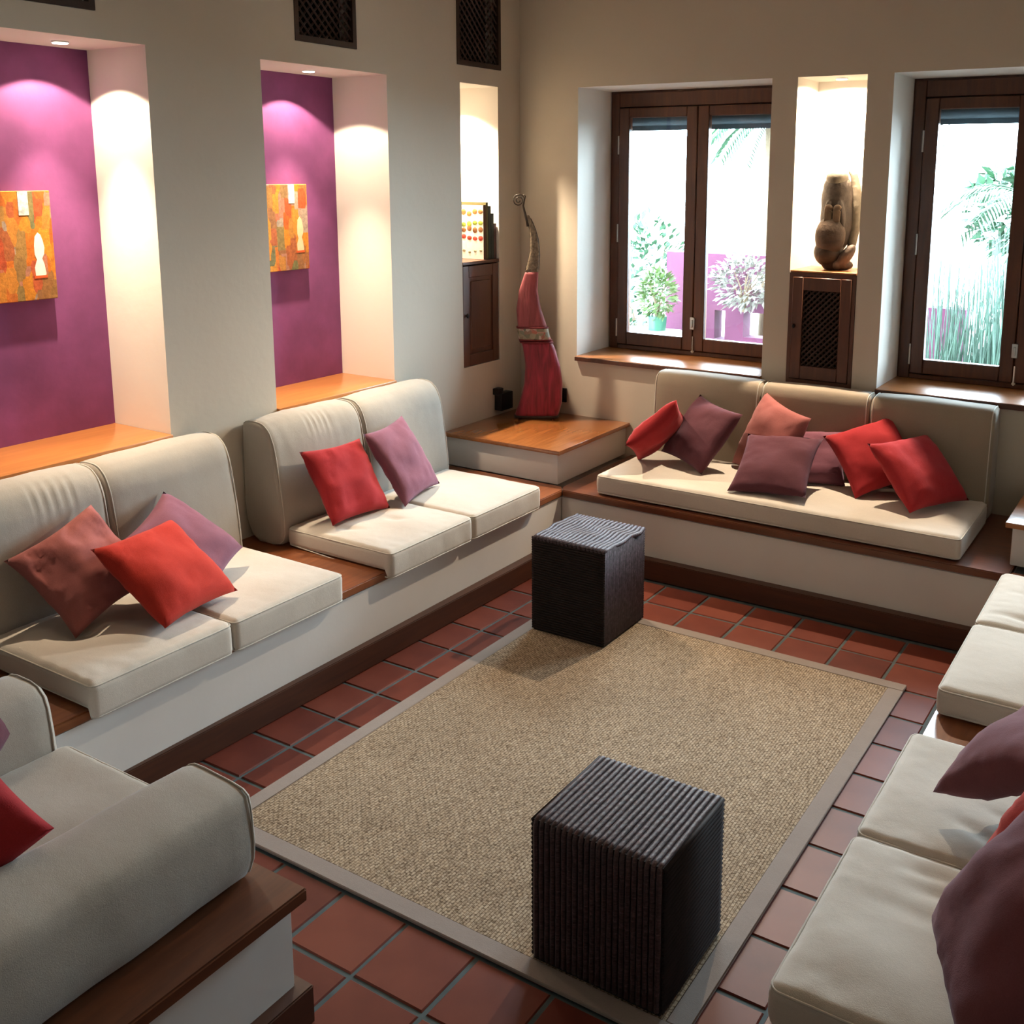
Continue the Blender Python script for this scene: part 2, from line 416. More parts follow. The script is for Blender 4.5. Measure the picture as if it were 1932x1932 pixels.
grille(-1.949, -1.514, 'dark lattice vent grille above the middle purple niche')
grille(-.661, -.212, 'dark lattice vent grille above the niche with the books')

# niche lamps
def downlight(x, y, z, lab, power, size=.9, blend=.5, tilt=(0, 0), group=None, color=(1.0, .80, .58), inner=0):
    t = thing('downlight', (x, y, z), lab, 'lamp', group)
    b = BM(); cyl(b, (x, y, z-.003), .034, .006, 24); obj('trim_ring', b, M['white_paint'], t, auto=40)
    b = BM(); cyl(b, (x, y, z-.0075), .030, .003, 20); obj('bulb', b, M['bulb'], t, auto=40)
    light('downlight_beam', 'SPOT', (x, y, z-.012), power, color, (tilt[0], tilt[1], 0), spot_size=size, spot_blend=blend, shadow_soft_size=.018)
    if inner: light('downlight_beam', 'SPOT', (x, y, z-.012), inner, color, (0, -.05, 0), spot_size=1.05, spot_blend=.7, shadow_soft_size=.018)
downlight(-.21, -3.06, 2.721, 'small round lit spotlight in the top of the left purple niche', 80, 2.0, .12, (0, 0), inner=300)
downlight(-.21, -1.66, 2.721, 'small round lit spotlight in the top of the middle purple niche', 80, 2.0, .12, (0, 0), inner=300)
downlight(-.28, -.47, 2.729, 'small round spotlight in the top of the book niche', 600, 2.0, .6)
downlight(2.08, .17, 2.726, 'small round spotlight in the top of the statue niche between the windows', 640, 2.9, .5)
# added unseen ceiling lights that fill the room with warm light
for x, y, wh in ((.9, -1.6, 'over the middle niche seats'), (.9, -3.6, 'over the left niche seats'), (3.0, -1.6, 'over the window bench'), (3.0, -3.6, 'over the near woven stool')):
    downlight(x, y, CEIL, 'added warm ceiling light for fill, out of view, '+wh, 14, 2.4, 1, group='added ceiling fill lights', color=WARM)

# paintings
def paint_mat(name, seed, fig):
    m, t, b = nt(name, .6, (.6, .3, .1), .3)
    v = coords(t, (1, 1, 1))
    sep = N(t, 'ShaderNodeSeparateXYZ'); t.links.new(v, sep.inputs[0])
    # warm vertical patches
    mp = N(t, 'ShaderNodeMapping'); mp.inputs['Scale'].default_value = (1, 15, 6); mp.inputs['Location'].default_value = (0, seed, seed*2)
    t.links.new(v, mp.inputs[0])
    vo = N(t, 'ShaderNodeTexVoronoi', Scale=1.5, distance='CHEBYCHEV'); t.links.new(mp.outputs[0], vo.inputs[0])
    s2 = N(t, 'ShaderNodeSeparateColor'); t.links.new(vo.outputs['Color'], s2.inputs[0])
    c = ramp(t, s2.outputs[0], [(0, (.50, .12, .012)), (.2, (.52, .22, .02)), (.38, (.42, .05, .015)), (.52, (.26, .15, .045)), (.66, (.56, .20, .02)), (.8, (.12, .14, .06)), (.9, (.45, .08, .02)), (1, (.30, .26, .20))])
    n = N(t, 'ShaderNodeTexNoise', Scale=55, Detail=8, Roughness=.75); t.links.new(v, n.inputs[0])
    mx = N(t, 'ShaderNodeMix', data_type='RGBA', blend_type='OVERLAY'); mx.inputs[0].default_value = 1.0
    t.links.new(c, mx.inputs[6]); t.links.new(n.outputs[0], mx.inputs[7])
    t.links.new(mx.outputs[2], b.inputs['Base Color'])
    bump(t, b, n.outputs[0], .4, .004)
    return m
def painting(y0, y1, z0, z1, lab, seed, figy, figcol):
    t = thing('painting', (-.39, (y0+y1)/2, z0), lab, 'painting')
    f = obj('canvas', bx(BM(), -.400, -.378, y0, y1, z0, z1, .003, 1), paint_mat('painted_canvas', seed, 0), t)
    # pale standing figure painted on the canvas
    zc = (z0+z1)/2; H = z1-z0
    def blob(pts, mat, name, xx):
        b = BM(); vs = [b.verts.new((xx, y, z)) for y, z in pts]; b.faces.new(vs)
        r = bmesh.ops.extrude_face_region(b, geom=b.faces[:]); bmesh.ops.translate(b, vec=(-.0012, 0, 0), verts=[g for g in r['geom'] if isinstance(g, bmesh.types.BMVert)])
        bmesh.ops.recalc_face_normals(b, faces=b.faces[:])
        obj(name, b, mat, t)
    prof = [(.00, .62), (.012, .60), (.02, .55), (.026, .48), (.022, .42), (.012, .38), (.02, .33), (.026, .24), (.022, .21), (-.022, .21), (-.024, .30), (-.012, .37), (-.02, .42), (-.02, .5), (-.014, .58)]
    blob([(figy+a, z0+H*b_) for a, b_ in prof], mottled('pale_paint', figcol, .08, 30, .7), 'painted_figure', -.3768)
    blob([(figy-.03, z0+H*.20), (figy+.03, z0+H*.20), (figy+.03, z0+H*.225), (figy-.03, z0+H*.225)], mottled('orange_paint', (.6, .09, .02), .15, 40, .7), 'painted_stroke', -.3765)
    blob([(figy-.075, z0+H*.78), (figy-.03, z0+H*.78), (figy-.03, z0+H*.995), (figy-.075, z0+H*.995)], mottled('pale_blue_paint', (.45, .5, .48), .35, 60, .7), 'painted_patch', -.3765)
painting(-3.50, -3.058, 1.637, 2.107, 'orange and ochre abstract painting with a white figure, in the left niche', 1.3, -3.13, (.85, .82, .7))
painting(-1.96, -1.545, 1.658, 2.127, 'orange patchwork abstract painting in the middle niche', 4.7, -1.61, (.85, .5, .3))

# cabinet in the left wall under the books
def cabinet_left():
    y0, y1, z0, z1 = -.632, -.248, .983, 1.647
    t = thing('wall_cabinet', (0, (y0+y1)/2, z0), 'brown panelled cabinet door in the left wall under the books', 'cabinet')
    obj('body', bx(BM(), -.358, -.024, y0, y1, z0, z1-.02), M['black'], t)
    obj('top_board', bx(BM(), -.358, .002, y0, y1, z1-.02, z1, .002, 1), M['cab_left'], t)
    d = BM()
    for a in ((y0+.004, y0+.066), (y1-.066, y1-.004)): bx(d, -.022, -.002, *a, z0, z1-.026, .003, 1)
    bx(d, -.022, -.002, y0+.066, y1-.066, z0, z0+.075, .003, 1); bx(d, -.022, -.002, y0+.066, y1-.066, z1-.10, z1-.026, .003, 1)
    do = obj('door', d, M['cab_left'], t, auto=40)
    p = BM(); bx(p, -.022, -.012, y0+.062, y1-.062, z0+.07, z1-.095)
    bx(p, -.020, -.006, y0+.09, y1-.09, z0+.10, z1-.125, .006, 1)
    obj('door_panel', p, M['cab_left'], do, auto=40)
    k = BM(); ball(k, (.012, y0+.03, 1.31), (.010, .010, .016), sub=2); cyl(k, (.002, y0+.03, 1.31), .005, .012, 8, 'x'); obj('knob', k, M['black_plastic'], do, smooth=True)
cabinet_left()
def cabinet_back():
    x0, x1, z0, z1 = 1.888, 2.274, .988, 1.651
    t = thing('wall_cabinet', ((x0+x1)/2, 0, z0), 'dark cabinet with lattice door under the stone statue, between the windows', 'cabinet')
    obj('body', bx(BM(), x0, x1, .06, .348, z0, z1-.012), M['black'], t)
    obj('top_board', bx(BM(), x0, x1, -.002, .348, z1-.012, z1, .002, 1), M['sill_x'], t)
    fr = BM()
    bx(fr, x0, x0+.02, -.004, .05, z0, z1-.013); bx(fr, x1-.02, x1, -.004, .05, z0, z1-.013)
    bx(fr, x0+.02, x1-.02, -.004, .05, z0, z0+.03); bx(fr, x0+.02, x1-.02, -.004, .05, z1-.035, z1-.013)
    obj('frame', fr, M['cab_z'], t)
    d = BM(); xa, xb, za, zb = x0+.022, x1-.022, z0+.034, z1-.037
    bx(d, xa, xa+.062, -.012, .018, za, zb, .003, 1); bx(d, xb-.062, xb, -.012, .018, za, zb, .003, 1)
    bx(d, xa+.062, xb-.062, -.012, .018, za, za+.078, .003, 1); bx(d, xa+.062, xb-.062, -.012, .018, zb-.075, zb, .003, 1)
    do = obj('door', d, M['cab_z'], t, auto=40)
    lattice(do, lambda a, b, c: (a, .004+c, b), xa+.06, xb-.06, za+.076, zb-.073, .034, .006, M['lattice'])
    k = BM(); ball(k, (xa+.018, -.022, 1.33), (.009, .009, .014), sub=2); obj('knob', k, M['black_plastic'], do, smooth=True)
cabinet_back()

# books
def book(y0, y1, h, depth, cover, lab, tilt=0, print_=False):
    t = thing('book', (-.02, (y0+y1)/2, 1.648), lab, 'book', None)
    c = M['cov_'+cover]; z0 = 1.648; x1 = -.018; x0 = x1-depth
    b = BM(); bx(b, x0, x1, y0, y0+.0025, z0, z0+h); bx(b, x0, x1, y1-.0025, y1, z0, z0+h); bx(b, x1-.003, x1, y0+.0025, y1-.0025, z0, z0+h)
    cv = obj('cover', b, c, t)
    obj('pages', bx(BM(), x0+.004, x1-.003, y0+.0025, y1-.0025, z0+.003, z0+h-.004), M['paper'], t)
    if print_:
        # printed front cover with rows of coloured fruit
        rr = random.Random(5)
        obj('cover_print', bx(BM(), x0+.001, x1-.001, y0-.0012, y0-.0002, z0+.001, z0+h-.001), M['paper'], cv)
        rows = [(.86, (.75, .35, .10), (.8, .2, .12)), (.66, (.45, .60, .08), (.75, .6, .1)), (.55, (.35, .15, .05), (.6, .3, .05)), (.40, (.75, .08, .05), (.8, .5, .05)), (.14, (.45, .45, .30), (.8, .75, .7))]
        b2 = [BM() for _ in rows]
        for (fz, c1, c2), bb in zip(rows, b2):
            for q in range(6):
                xx = x0+depth*(q+.5)/6; s = .020 if fz > .3 else .012
                ball(bb, (xx, y0-.001, z0+h*fz+rr.uniform(-.008, .008)), (s, .0022, s*rr.uniform(.7, 1.05)), sub=2)
        for (fz, c1, c2), bb in zip(rows, b2):
            o = obj('printed_fruit_row', bb, mottled('printed_fruit', mul(c1, .6), .5, 30, .6), cv, smooth=True); o['kind'] = 'stuff'
    return t
for nme, c in (('white', (.62, .60, .55)), ('brown', (.10, .045, .025)), ('olive', (.10, .09, .03)), ('dark', (.02, .03, .026)), ('maroon', (.09, .04, .035))):
    M['cov_'+nme] = mottled('book_cover_'+nme, c, .15, 20, .5)
M['paper'] = mottled('book_paper', (.80, .77, .70), .03, 40, .9)
book(-.388, -.362, .345, .27, 'brown', 'large picture book with rows of coloured fruit on its pale front cover', print_=True)
book(-.360, -.338, .362, .26, 'olive', 'tall book with an olive spine directly behind the fruit picture book')
book(-.336, -.308, .338, .25, 'dark', 'black book third in the row of books')
book(-.306, -.278, .290, .25, 'dark', 'shorter black book next to last in the row of books')
book(-.276, -.252, .225, .22, 'maroon', 'low maroon book last in the row against the niche side')

# ------------------------------------------------------------------ windows
def window(n, x0, x1):
    t = thing('window_%d' % n, ((x0+x1)/2, .43, 1.014)); t['kind'] = 'structure'
    z0, z1 = 1.014, 2.727
    sl = obj('window_sill', bx(BM(), x0-.002, x1+.002, -.022, .515, .983, z0, .004, 2), M['sill_x'], t, auto=40)
    sl2 = obj('sill_edge', bx(BM(), x0-.002, x1+.002, -.026, -.0225, .982, 1.010, .001, 1), M['frame_z'], t)
    fw = .062
    f = BM(); ya, yb = .41, .49; fx0, fx1 = x0+.012, x1-.008
    bx(f, fx0, fx0+fw, ya, yb, z0, z1-.012, .004, 1); bx(f, fx1-fw, fx1, ya, yb, z0, z1-.012, .004, 1)
    bx(f, fx0+fw, fx1-fw, ya, yb, z1-.105, z1-.012, .004, 1); bx(f, fx0+fw, fx1-fw, ya, yb, z0, z0+.03, .004, 1)
    bx(f, fx0+fw, fx0+fw+.03, .448, yb, z0+.03, z1-.105); bx(f, fx1-fw-.03, fx1-fw, .448, yb, z0+.03, z1-.105)
    bx(f, fx0+fw, fx1-fw, .448, yb, z1-.135, z1-.105); bx(f, fx0+fw, fx1-fw, .448, yb, z0+.03, z0+.06)
    bx(f, x0, x1, ya+.02, yb, z1-.014, z1); bx(f, x0, fx0, ya+.02, yb, z0, z1-.014); bx(f, fx1, x1, ya+.02, yb, z0, z1-.014)
    obj('frame', f, M['frame_z'], t, auto=40)
    mid = (fx0+fx1)/2
    for (a, b, hx) in ((fx0+fw+.004, mid-.002, 1), (mid+.002, fx1-fw-.004, -1)):
        st = .075; c = BM(); za, zb = z0+.034, z1-.11
        bx(c, a, a+st, .395, .445, za, zb, .005, 1); bx(c, b-st, b, .395, .445, za, zb, .005, 1)
        bx(c, a+st, b-st, .395, .445, za, za+.085, .005, 1); bx(c, a+st, b-st, .395, .445, zb-.062, zb, .005, 1)
        cs = obj('casement', c, M['frame_z'], t, auto=40)
        obj('pane', bx(BM(), a+st-.005, b-st+.005, .418, .424, za+.08, zb-.057), M['glass'], cs)
        hxx = a-.004 if hx == 1 else b+.004
        for hz in (2.38, 1.80, 1.16): obj('hinge', cyl(BM(), (hxx, .398, hz), .006, .12, 10), M['chrome'], cs, auto=40)
        if hx == 1: obj('astragal', bx(BM(), mid-.014, mid+.014, .446, .458, za+.02, zb), M['frame_z'], cs)
    b = BM(); bx(b, mid-.016, mid+.016, .384, .396, 1.19, 1.27, .003, 1); bx(b, mid-.006, mid+.006, .372, .386, 1.205, 1.255, .002, 1)
    obj('latch', b, M['chrome'], t, auto=40)
    b = BM(); cyl(b, (mid+.006, .388, 1.09), .005, .11, 8); bx(b, mid-.004, mid+.016, .386, .398, 1.04, 1.05)
    obj('bolt', b, M['chrome'], t, auto=40)
    # rolled blind outside the glass, top of the opening
    rb = BM(); cyl(rb, ((x0+x1)/2, .507, 2.55), .046, x1-x0-.04, 20, 'x'); bx(rb, x0+.02, x1-.02, .499, .515, 2.475, 2.54)
    obj('roller_blind', rb, mottled('dark_blind', (.02, .035, .045), .15, 10, .7), t, auto=40)
window(1, .446, 1.735)
window(2, 2.419, 3.71)

# ------------------------------------------------------------------ cushions
def grid_axis(h, r, n):
    a = [-h, -h+.35*r, -h+.75*r]; inner = h-r
    k = max(2, n); mids = [-inner+2*inner*i/k for i in range(k+1)]
    return sorted(set(round(q, 5) for q in a+mids+[-q for q in a]))
def cushion_bm(cx, cy_, cz, sx, sy_, sz, r=.03, crown=.012, wr=.006, seed=0, n=30, droop=None, creases=()):
    hx, hy, hz = sx/2, sy_/2, sz/2
    X, Y, Z = grid_axis(hx, r, n), grid_axis(hy, r, n), grid_axis(hz, min(r, hz*.8), 2)
    bm = BM(); cache = {}
    inn = Vector((hx-r, hy-r, hz-min(r, hz*.8)))
    rr = Vector((r, r, min(r, hz*.8)))
    def V(x, y, z):
        k = (x, y, z)
        if k in cache: return cache[k]
        p = Vector(k); q = Vector([max(-inn[i], min(inn[i], p[i])) for i in range(3)]); d = Vector([(p[i]-q[i])/rr[i] for i in range(3)])
        if d.length > 1e-9:
            d = d.normalized(); p = Vector([q[i]+d[i]*rr[i] for i in range(3)])
        u, v = x/hx, y/hy
        if z > 0:
            f = (z/hz); p.z += f*crown*(1-u*u)*(1-v*v)
            nz = noise.noise(Vector((x*4+seed*7.1, y*4, seed)))*wr*2.0*(1-u**4)*(1-v**4)
            # soft puckers near the seams
            pk = noise.noise(Vector((x*26+seed, y*26, 3.3)))*wr*.35*(abs(u)**3+abs(v)**3)
            p.z += f*(nz+pk)
            for (ax_, ay_, bx_, by_, dep, wid) in creases:
                A_ = Vector((ax_-cx, ay_-cy_)); B_ = Vector((bx_-cx, by_-cy_)); Q = Vector((x, y)); L_ = (B_-A_).length
                tt_ = max(0, min(1, (Q-A_).dot(B_-A_)/L_**2)); dd = (Q-(A_+(B_-A_)*tt_)).length
                p.z -= f*dep*math.exp(-(dd/wid)**2)*math.sin(math.pi*min(1, max(0, tt_*.9+.05)))
        e = noise.noise(Vector((p.x*5+seed*3, p.y*5, p.z*7)))*wr*.7
        if abs(u) > .9: p.x += math.copysign(e, u)
        if abs(v) > .9: p.y += math.copysign(e, v)*1
        if droop and z < 0 and p.x+cx > droop+.004: p.z -= .036
        cache[k] = bm.verts.new((p.x+cx, p.y+cy_, p.z+cz)); return cache[k]
    def face(A, B, f):
        for i in range(len(A)-1):
            for j in range(len(B)-1):
                bm.faces.new([V(*f(A[i], B[j])), V(*f(A[i+1], B[j])), V(*f(A[i+1], B[j+1])), V(*f(A[i], B[j+1]))])
    for s in (-1, 1):
        face(X, Y, lambda a, b: (a, b, round(s*hz, 5))); face(X, Z, lambda a, b: (a, round(s*hy, 5), b)); face(Y, Z, lambda a, b: (round(s*hx, 5), a, b))
    bmesh.ops.recalc_face_normals(bm, faces=bm.faces[:])
    return bm
def seat_cushion(x0, x1, y0, y1, z0, z1, lab, seed, mat='seat', group=None, crown=.012, name='seat_cushion', wr=.006, r=.028, droop=None, creases=(), n=30):
    cx, cyy, cz = (x0+x1)/2, (y0+y1)/2, (z0+z1)/2
    t = thing(name, (cx, cyy, z0), lab, 'cushion', group)
    obj('cover', cushion_bm(cx, cyy, cz, x1-x0, y1-y0, z1-z0, r, crown, wr, seed, n=n, droop=droop, creases=creases), M[mat], t, smooth=True)
    hx, hy = (x1-x0)/2, (y1-y0)/2; q = r*.75
    for z in (z1-r*.42, z0+r*.42):
        p = BM(); pts = []
        for cxs, cys, a0 in ((1, 1, 0), (-1, 1, 90), (-1, -1, 180), (1, -1, 270)):
            for k in range(5):
                a = math.radians(a0+90*k/4); X_ = cx+cxs*(hx-r)+math.cos(a)*(r-.003); pts.append((X_, cyy+cys*(hy-r)+math.sin(a)*(r-.003), z-(.036 if droop and z < cz and X_ > droop else 0)))
        tube(p, pts, .0032, 6, closed=True)
        obj('piping', p, M['piping'], t, smooth=True)
    return t
def smooth_poly(pts, it=2):
    for _ in range(it):
        q = []
        n = len(pts)
        for i in range(n):
            a, b = Vector(pts[i]), Vector(pts[(i+1) % n]); q += [a*.8+b*.2, a*.2+b*.8]
        pts = q
    return pts
def profile_cushion(prof, s0, s1, fn, lab, mat, seed, name='back_cushion', group=None, wr=.006, loc=None, er=.03, cat='cushion', sm=2, pleats=()):
    prof = smooth_poly([Vector(p) for p in prof], sm); n = len(prof)
    c = sum(prof, Vector((0, 0)))/n; L = s1-s0
    ss = [(0, .80), (er*.12, .90), (er*.45, .965), (er, 1.0)]
    k = max(4, int(L/(.05 if not pleats else .011))); ss += [(er+(L-2*er)*i/k, 1.0) for i in range(1, k)] + [(L-a, b) for a, b in reversed(ss)]
    bm = BM(); rings = []
    Rm = max((p-c).length for p in prof)
    for a, sc in ss:
        ring = []
        for p in prof:
            d = p-c; ins = (1-sc)*.14; q = p-d.normalized()*min(ins, d.length*.6)
            w_ = noise.noise(Vector((a*5+seed*3.1, q.x*6, q.y*6)))*wr + noise.noise(Vector((a*22+seed, q.x*14, q.y*5)))*wr*.3
            mid_ = math.sin(math.pi*a/L)*.006
            for (pa, pu, pv, pl_, dep) in pleats:
                w_ -= dep*math.exp(-((s0+a-pa)/.007)**2)*math.exp(-(((q.x-pu)**2+(q.y-pv)**2)/pl_**2))
            q = q+d.normalized()*(w_+mid_)
            ring.append(bm.verts.new(fn(s0+a, q.x, q.y)))
        rings.append(ring)
    for i in range(len(rings)-1):
        A, B = rings[i], rings[i+1]
        for j in range(n): bm.faces.new((A[j], A[(j+1) % n], B[(j+1) % n], B[j]))
    bm.faces.new(rings[0][::-1]); bm.faces.new(rings[-1])
    bmesh.ops.recalc_face_normals(bm, faces=bm.faces[:])
    P = fn((s0+s1)/2, c.x, min(p.y for p in prof))
    t = thing(name, P, lab, cat, group)
    obj('cover', bm, M[mat], t, smooth=True)
    for a in (er*.5, L-er*.5):
        obj('piping', tube(BM(), [fn(s0+a, *(p-(p-c).normalized()*.0025)) for p in prof], .003, 6, closed=True), M['piping'], t, smooth=True)
    return t
ZS = .402
# left bench seats
seat_cushion(.27, .925, -3.868, -3.274, ZS, .502, 'front left seat cushion of the left bench, under the pink pillow', 1, crown=.018, wr=.009, n=40, creases=((.45, -3.72, .62, -3.60, .028, .05), (.5, -3.5, .66, -3.42, .012, .03)), droop=.9)
seat_cushion(.27, .925, -3.270, -2.680, ZS, .502, 'left bench seat cushion between the orange-red pillow and the wood gap', 2, droop=.9)
seat_cushion(.27, .935, -2.395, -1.784, ZS, .502, 'seat cushion under the coral red pillow on the left bench', 3, crown=.016, wr=.007, n=40, droop=.9, creases=((.60, -2.06, .70, -2.02, .010, .022), (.50, -2.30, .62, -2.24, .010, .02)))
seat_cushion(.27, .935, -1.780, -1.165, ZS, .502, 'seat cushion of the left bench nearest the corner table', 4, droop=.9)
# left bench backs
PB = [(.012, ZS), (.275, ZS), (.272, .60), (.235, .88), (.20, .965), (.15, 1.005), (.05, 1.008), (.012, .985)]
fL = lambda s, u, v: (u, s, v)
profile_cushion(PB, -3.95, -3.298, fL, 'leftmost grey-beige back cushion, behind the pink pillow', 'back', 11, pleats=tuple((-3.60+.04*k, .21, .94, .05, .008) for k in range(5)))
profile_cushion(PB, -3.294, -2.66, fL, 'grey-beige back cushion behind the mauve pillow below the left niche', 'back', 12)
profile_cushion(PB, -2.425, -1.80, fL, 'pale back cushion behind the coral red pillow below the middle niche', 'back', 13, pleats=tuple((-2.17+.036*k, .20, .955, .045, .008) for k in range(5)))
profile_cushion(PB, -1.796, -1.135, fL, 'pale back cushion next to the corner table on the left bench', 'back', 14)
# back bench
seat_cushion(1.105, 3.085, -.862, -.20, ZS, .520, 'long pale mattress cushion on the bench under the windows', 5, name='bench_mattress', crown=.014, wr=.008)
PC = [(-.012, ZS), (-.215, ZS), (-.21, .60), (-.19, .93), (-.165, .99), (-.13, 1.003), (-.035, 1.003), (-.03, .97), (-.012, .95)]
fB = lambda s, u, v: (s, u, v)
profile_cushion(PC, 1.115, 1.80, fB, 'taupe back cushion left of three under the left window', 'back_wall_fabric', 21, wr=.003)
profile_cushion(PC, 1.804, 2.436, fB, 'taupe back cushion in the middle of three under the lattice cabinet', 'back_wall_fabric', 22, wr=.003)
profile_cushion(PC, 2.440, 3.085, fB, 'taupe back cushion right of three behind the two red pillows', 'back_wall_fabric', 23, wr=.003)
# right bench
seat_cushion(3.318, 3.97, -1.752, -1.150, ZS, .505, 'creased pale seat cushion farthest along the right bench', 6, crown=.020, wr=.008, n=46, creases=((3.40, -1.40, 3.80, -1.43, .012, .018), (3.46, -1.52, 3.85, -1.56, .013, .018), (3.36, -1.64, 3.85, -1.70, .016, .020), (3.5, -1.3, 3.7, -1.3, .008, .015)))
seat_cushion(3.318, 3.97, -2.372, -1.756, ZS, .505, 'smooth pale seat cushion beyond the wood gap on the right bench', 7)
seat_cushion(3.318, 3.97, -3.284, -2.690, ZS, .505, 'cream seat cushion on the near side of the wood gap on the right bench', 8, n=40, creases=((3.52, -3.10, 3.72, -3.20, .010, .025), (3.60, -3.02, 3.78, -3.10, .008, .02)))
seat_cushion(3.318, 3.97, -3.905, -3.288, ZS, .505, 'nearest cream seat cushion at the bottom right of the picture', 9, crown=.016, wr=.007, n=40, creases=((3.50, -3.44, 3.74, -3.42, .012, .025), (3.45, -3.37, 3.62, -3.36, .007, .018), (3.40, -3.52, 3.85, -3.56, .006, .03)))
fR = lambda s, u, v: (XR-u, s, v)
for i, (a, b, lb) in enumerate(((-1.752, -1.15, 'farthest'), (-2.372, -1.756, 'second'), (-3.284, -2.69, 'third'), (-3.905, -3.288, 'nearest'))):
    profile_cushion(PB, a, b, fR, lb+' back cushion against the right wall, outside the picture', 'back', 31+i)
# near bench
seat_cushion(1.19, 1.90, -5.30, -4.125, ZS, .510, 'beige mattress cushion of the near bench at bottom left', 10, mat='back', name='bench_mattress', crown=.008, wr=.006)
PE = [(1.905, ZS), (1.905, .50), (1.68, .512), (1.70, .535), (1.79, .645), (1.83, .664), (2.0, .654), (2.035, .632), (2.043, .48), (2.01, ZS)]
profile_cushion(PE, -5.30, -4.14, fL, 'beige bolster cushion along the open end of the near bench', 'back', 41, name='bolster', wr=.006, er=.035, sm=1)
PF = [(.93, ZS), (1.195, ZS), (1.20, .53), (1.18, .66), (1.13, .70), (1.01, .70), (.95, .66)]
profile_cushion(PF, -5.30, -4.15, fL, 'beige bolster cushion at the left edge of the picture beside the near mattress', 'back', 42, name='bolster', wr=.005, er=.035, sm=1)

# ------------------------------------------------------------------ throw pillows
def pillow_bm(size, thick, seed, wr=.012, n=22):
    bm = BM(); h = size/2; rnd_ = seed*5.3
    def co(i, j, s):
        u = -1+2*i/n; v = -1+2*j/n
        x = u*h*(1-.085*(1-v*v)**1.0*abs(u)**3); y = v*h*(1-.085*(1-u*u)*abs(v)**3)
        e = max(0, (1-u*u))*max(0, (1-v*v)); z = thick/2*e**.42
        if e > 0:
            z += wr*e**.5*noise.noise(Vector((u*1.6+rnd_, v*1.6, s*2.0)))*1.6
            rad = (1-e)
            z += wr*.55*noise.noise(Vector((u*5.5+rnd_, v*5.5, s*3+1)))*min(1, e*4)*(.3+rad)
        w_ = wr*.9*noise.noise(Vector((u*1.2+rnd_, v*1.2, 9)))
        return Vector((x, y, s*z+w_))
    top = {}; bot = {}
    for i in range(n+1):
        for j in range(n+1):
            top[i, j] = bm.verts.new(co(i, j, 1))
            bot[i, j] = top[i, j] if i in (0, n) or j in (0, n) else bm.verts.new(co(i, j, -1))
    for i in range(n):
        for j in range(n):
            bm.faces.new((top[i, j], top[i+1, j], top[i+1, j+1], top[i, j+1]))
            bm.faces.new((bot[i, j], bot[i, j+1], bot[i+1, j+1], bot[i+1, j]))
    return bm
PCT = [0]
def pillow(c, R, size, mat, lab, thick=.15, wr=.012, group=None):
    PCT[0] += 1
    o = obj('throw_pillow', pillow_bm(size, thick, PCT[0], wr), M[mat], smooth=True)
    o.matrix_world = Matrix.Translation(c) @ Matrix(R).to_4x4()
    return tag(o, lab, 'pillow', group)
def frame(n, spin):
    n = Vector(n).normalized(); h = Vector((0, 0, 1)).cross(n).normalized(); v = n.cross(h)
    a = math.radians(spin); x = h*math.cos(a)+v*math.sin(a); y = -h*math.sin(a)+v*math.cos(a)
    return Matrix((x, y, n)).transposed()
PD = {
'A_pink' : [[0.4149, -3.5397, 0.6981], [[0.0459, 0.6754, 0.736], [-0.9567, 0.2418, -0.1622], [-0.2875, -0.6967, 0.6572]], 0.39] ,
'A_mauve' : [[0.4797, -3.1323, 0.6799], [[-0.6087, 0.4714, 0.6382], [-0.485, -0.8577, 0.171], [0.6279, -0.2054, 0.7507]], 0.409] ,
'A_red' : [[0.6354, -3.338, 0.6687], [[0.2027, 0.7739, 0.6], [-0.9789, 0.1433, 0.1458], [0.0269, -0.6169, 0.7866]], 0.419] ,
'B_red' : [[0.42, -2.1323, 0.692], [[-0.0392, 0.5526, 0.8325], [-0.9984, -0.0555, -0.0102], [0.0406, -0.8316, 0.5539]], 0.396] ,
'B_mauve' : [[0.4375, -1.7289, 0.7062], [[0.2457, 0.5053, 0.8272], [-0.9693, 0.1364, 0.2045], [-0.0095, -0.8521, 0.5233]], 0.425] ,
'C_red' : [[1.3125, -0.5226, 0.7257], [[-0.5722, -0.229, 0.7875], [-0.5086, 0.8523, -0.1217], [-0.6433, -0.4702, -0.6042]], 0.386] ,
'C_purple' : [[1.5387, -0.4092, 0.7201], [[-0.8684, -0.3683, -0.3321], [0.4864, -0.5019, -0.7152], [0.0967, -0.7826, 0.615]], 0.412] ,
'C_brown' : [[1.9404, -0.3609, 0.7191], [[-0.7986, -0.3197, -0.5099], [0.5873, -0.2286, -0.7764], [0.1317, -0.9195, 0.3703]], 0.46] ,
'C_brown2' : [[2.1956, -0.3471, 0.6613], [[-0.9274, 0.2272, 0.2972], [-0.3741, -0.5632, -0.7368], [-0.0, -0.7945, 0.6073]], 0.33] ,
'C_plum' : [[2.0739, -0.6158, 0.6653], [[-0.9963, 0.0795, -0.0326], [-0.0481, -0.831, -0.5542], [-0.0712, -0.5506, 0.8317]], 0.425] ,
'C_redl' : [[2.5204, -0.3484, 0.7185], [[-0.7452, 0.6081, 0.2737], [-0.6016, -0.4361, -0.6693], [-0.2876, -0.6634, 0.6908]], 0.40] ,
'C_redr' : [[2.7764, -0.4351, 0.6904], [[-0.5087, 0.6352, 0.5811], [-0.8607, -0.3595, -0.3604], [-0.02, -0.6835, 0.7296]], 0.42] ,
}
def P_(k, mat, lab, **kw): return pillow(PD[k][0], PD[k][1], PD[k][2], mat, lab, **kw)
P_('A_pink', 'pink', 'crumpled dusty pink pillow leaning on the leftmost back cushion', wr=.032)
P_('A_mauve', 'mauve', 'pink-mauve pillow behind the orange-red pillow on the left bench')
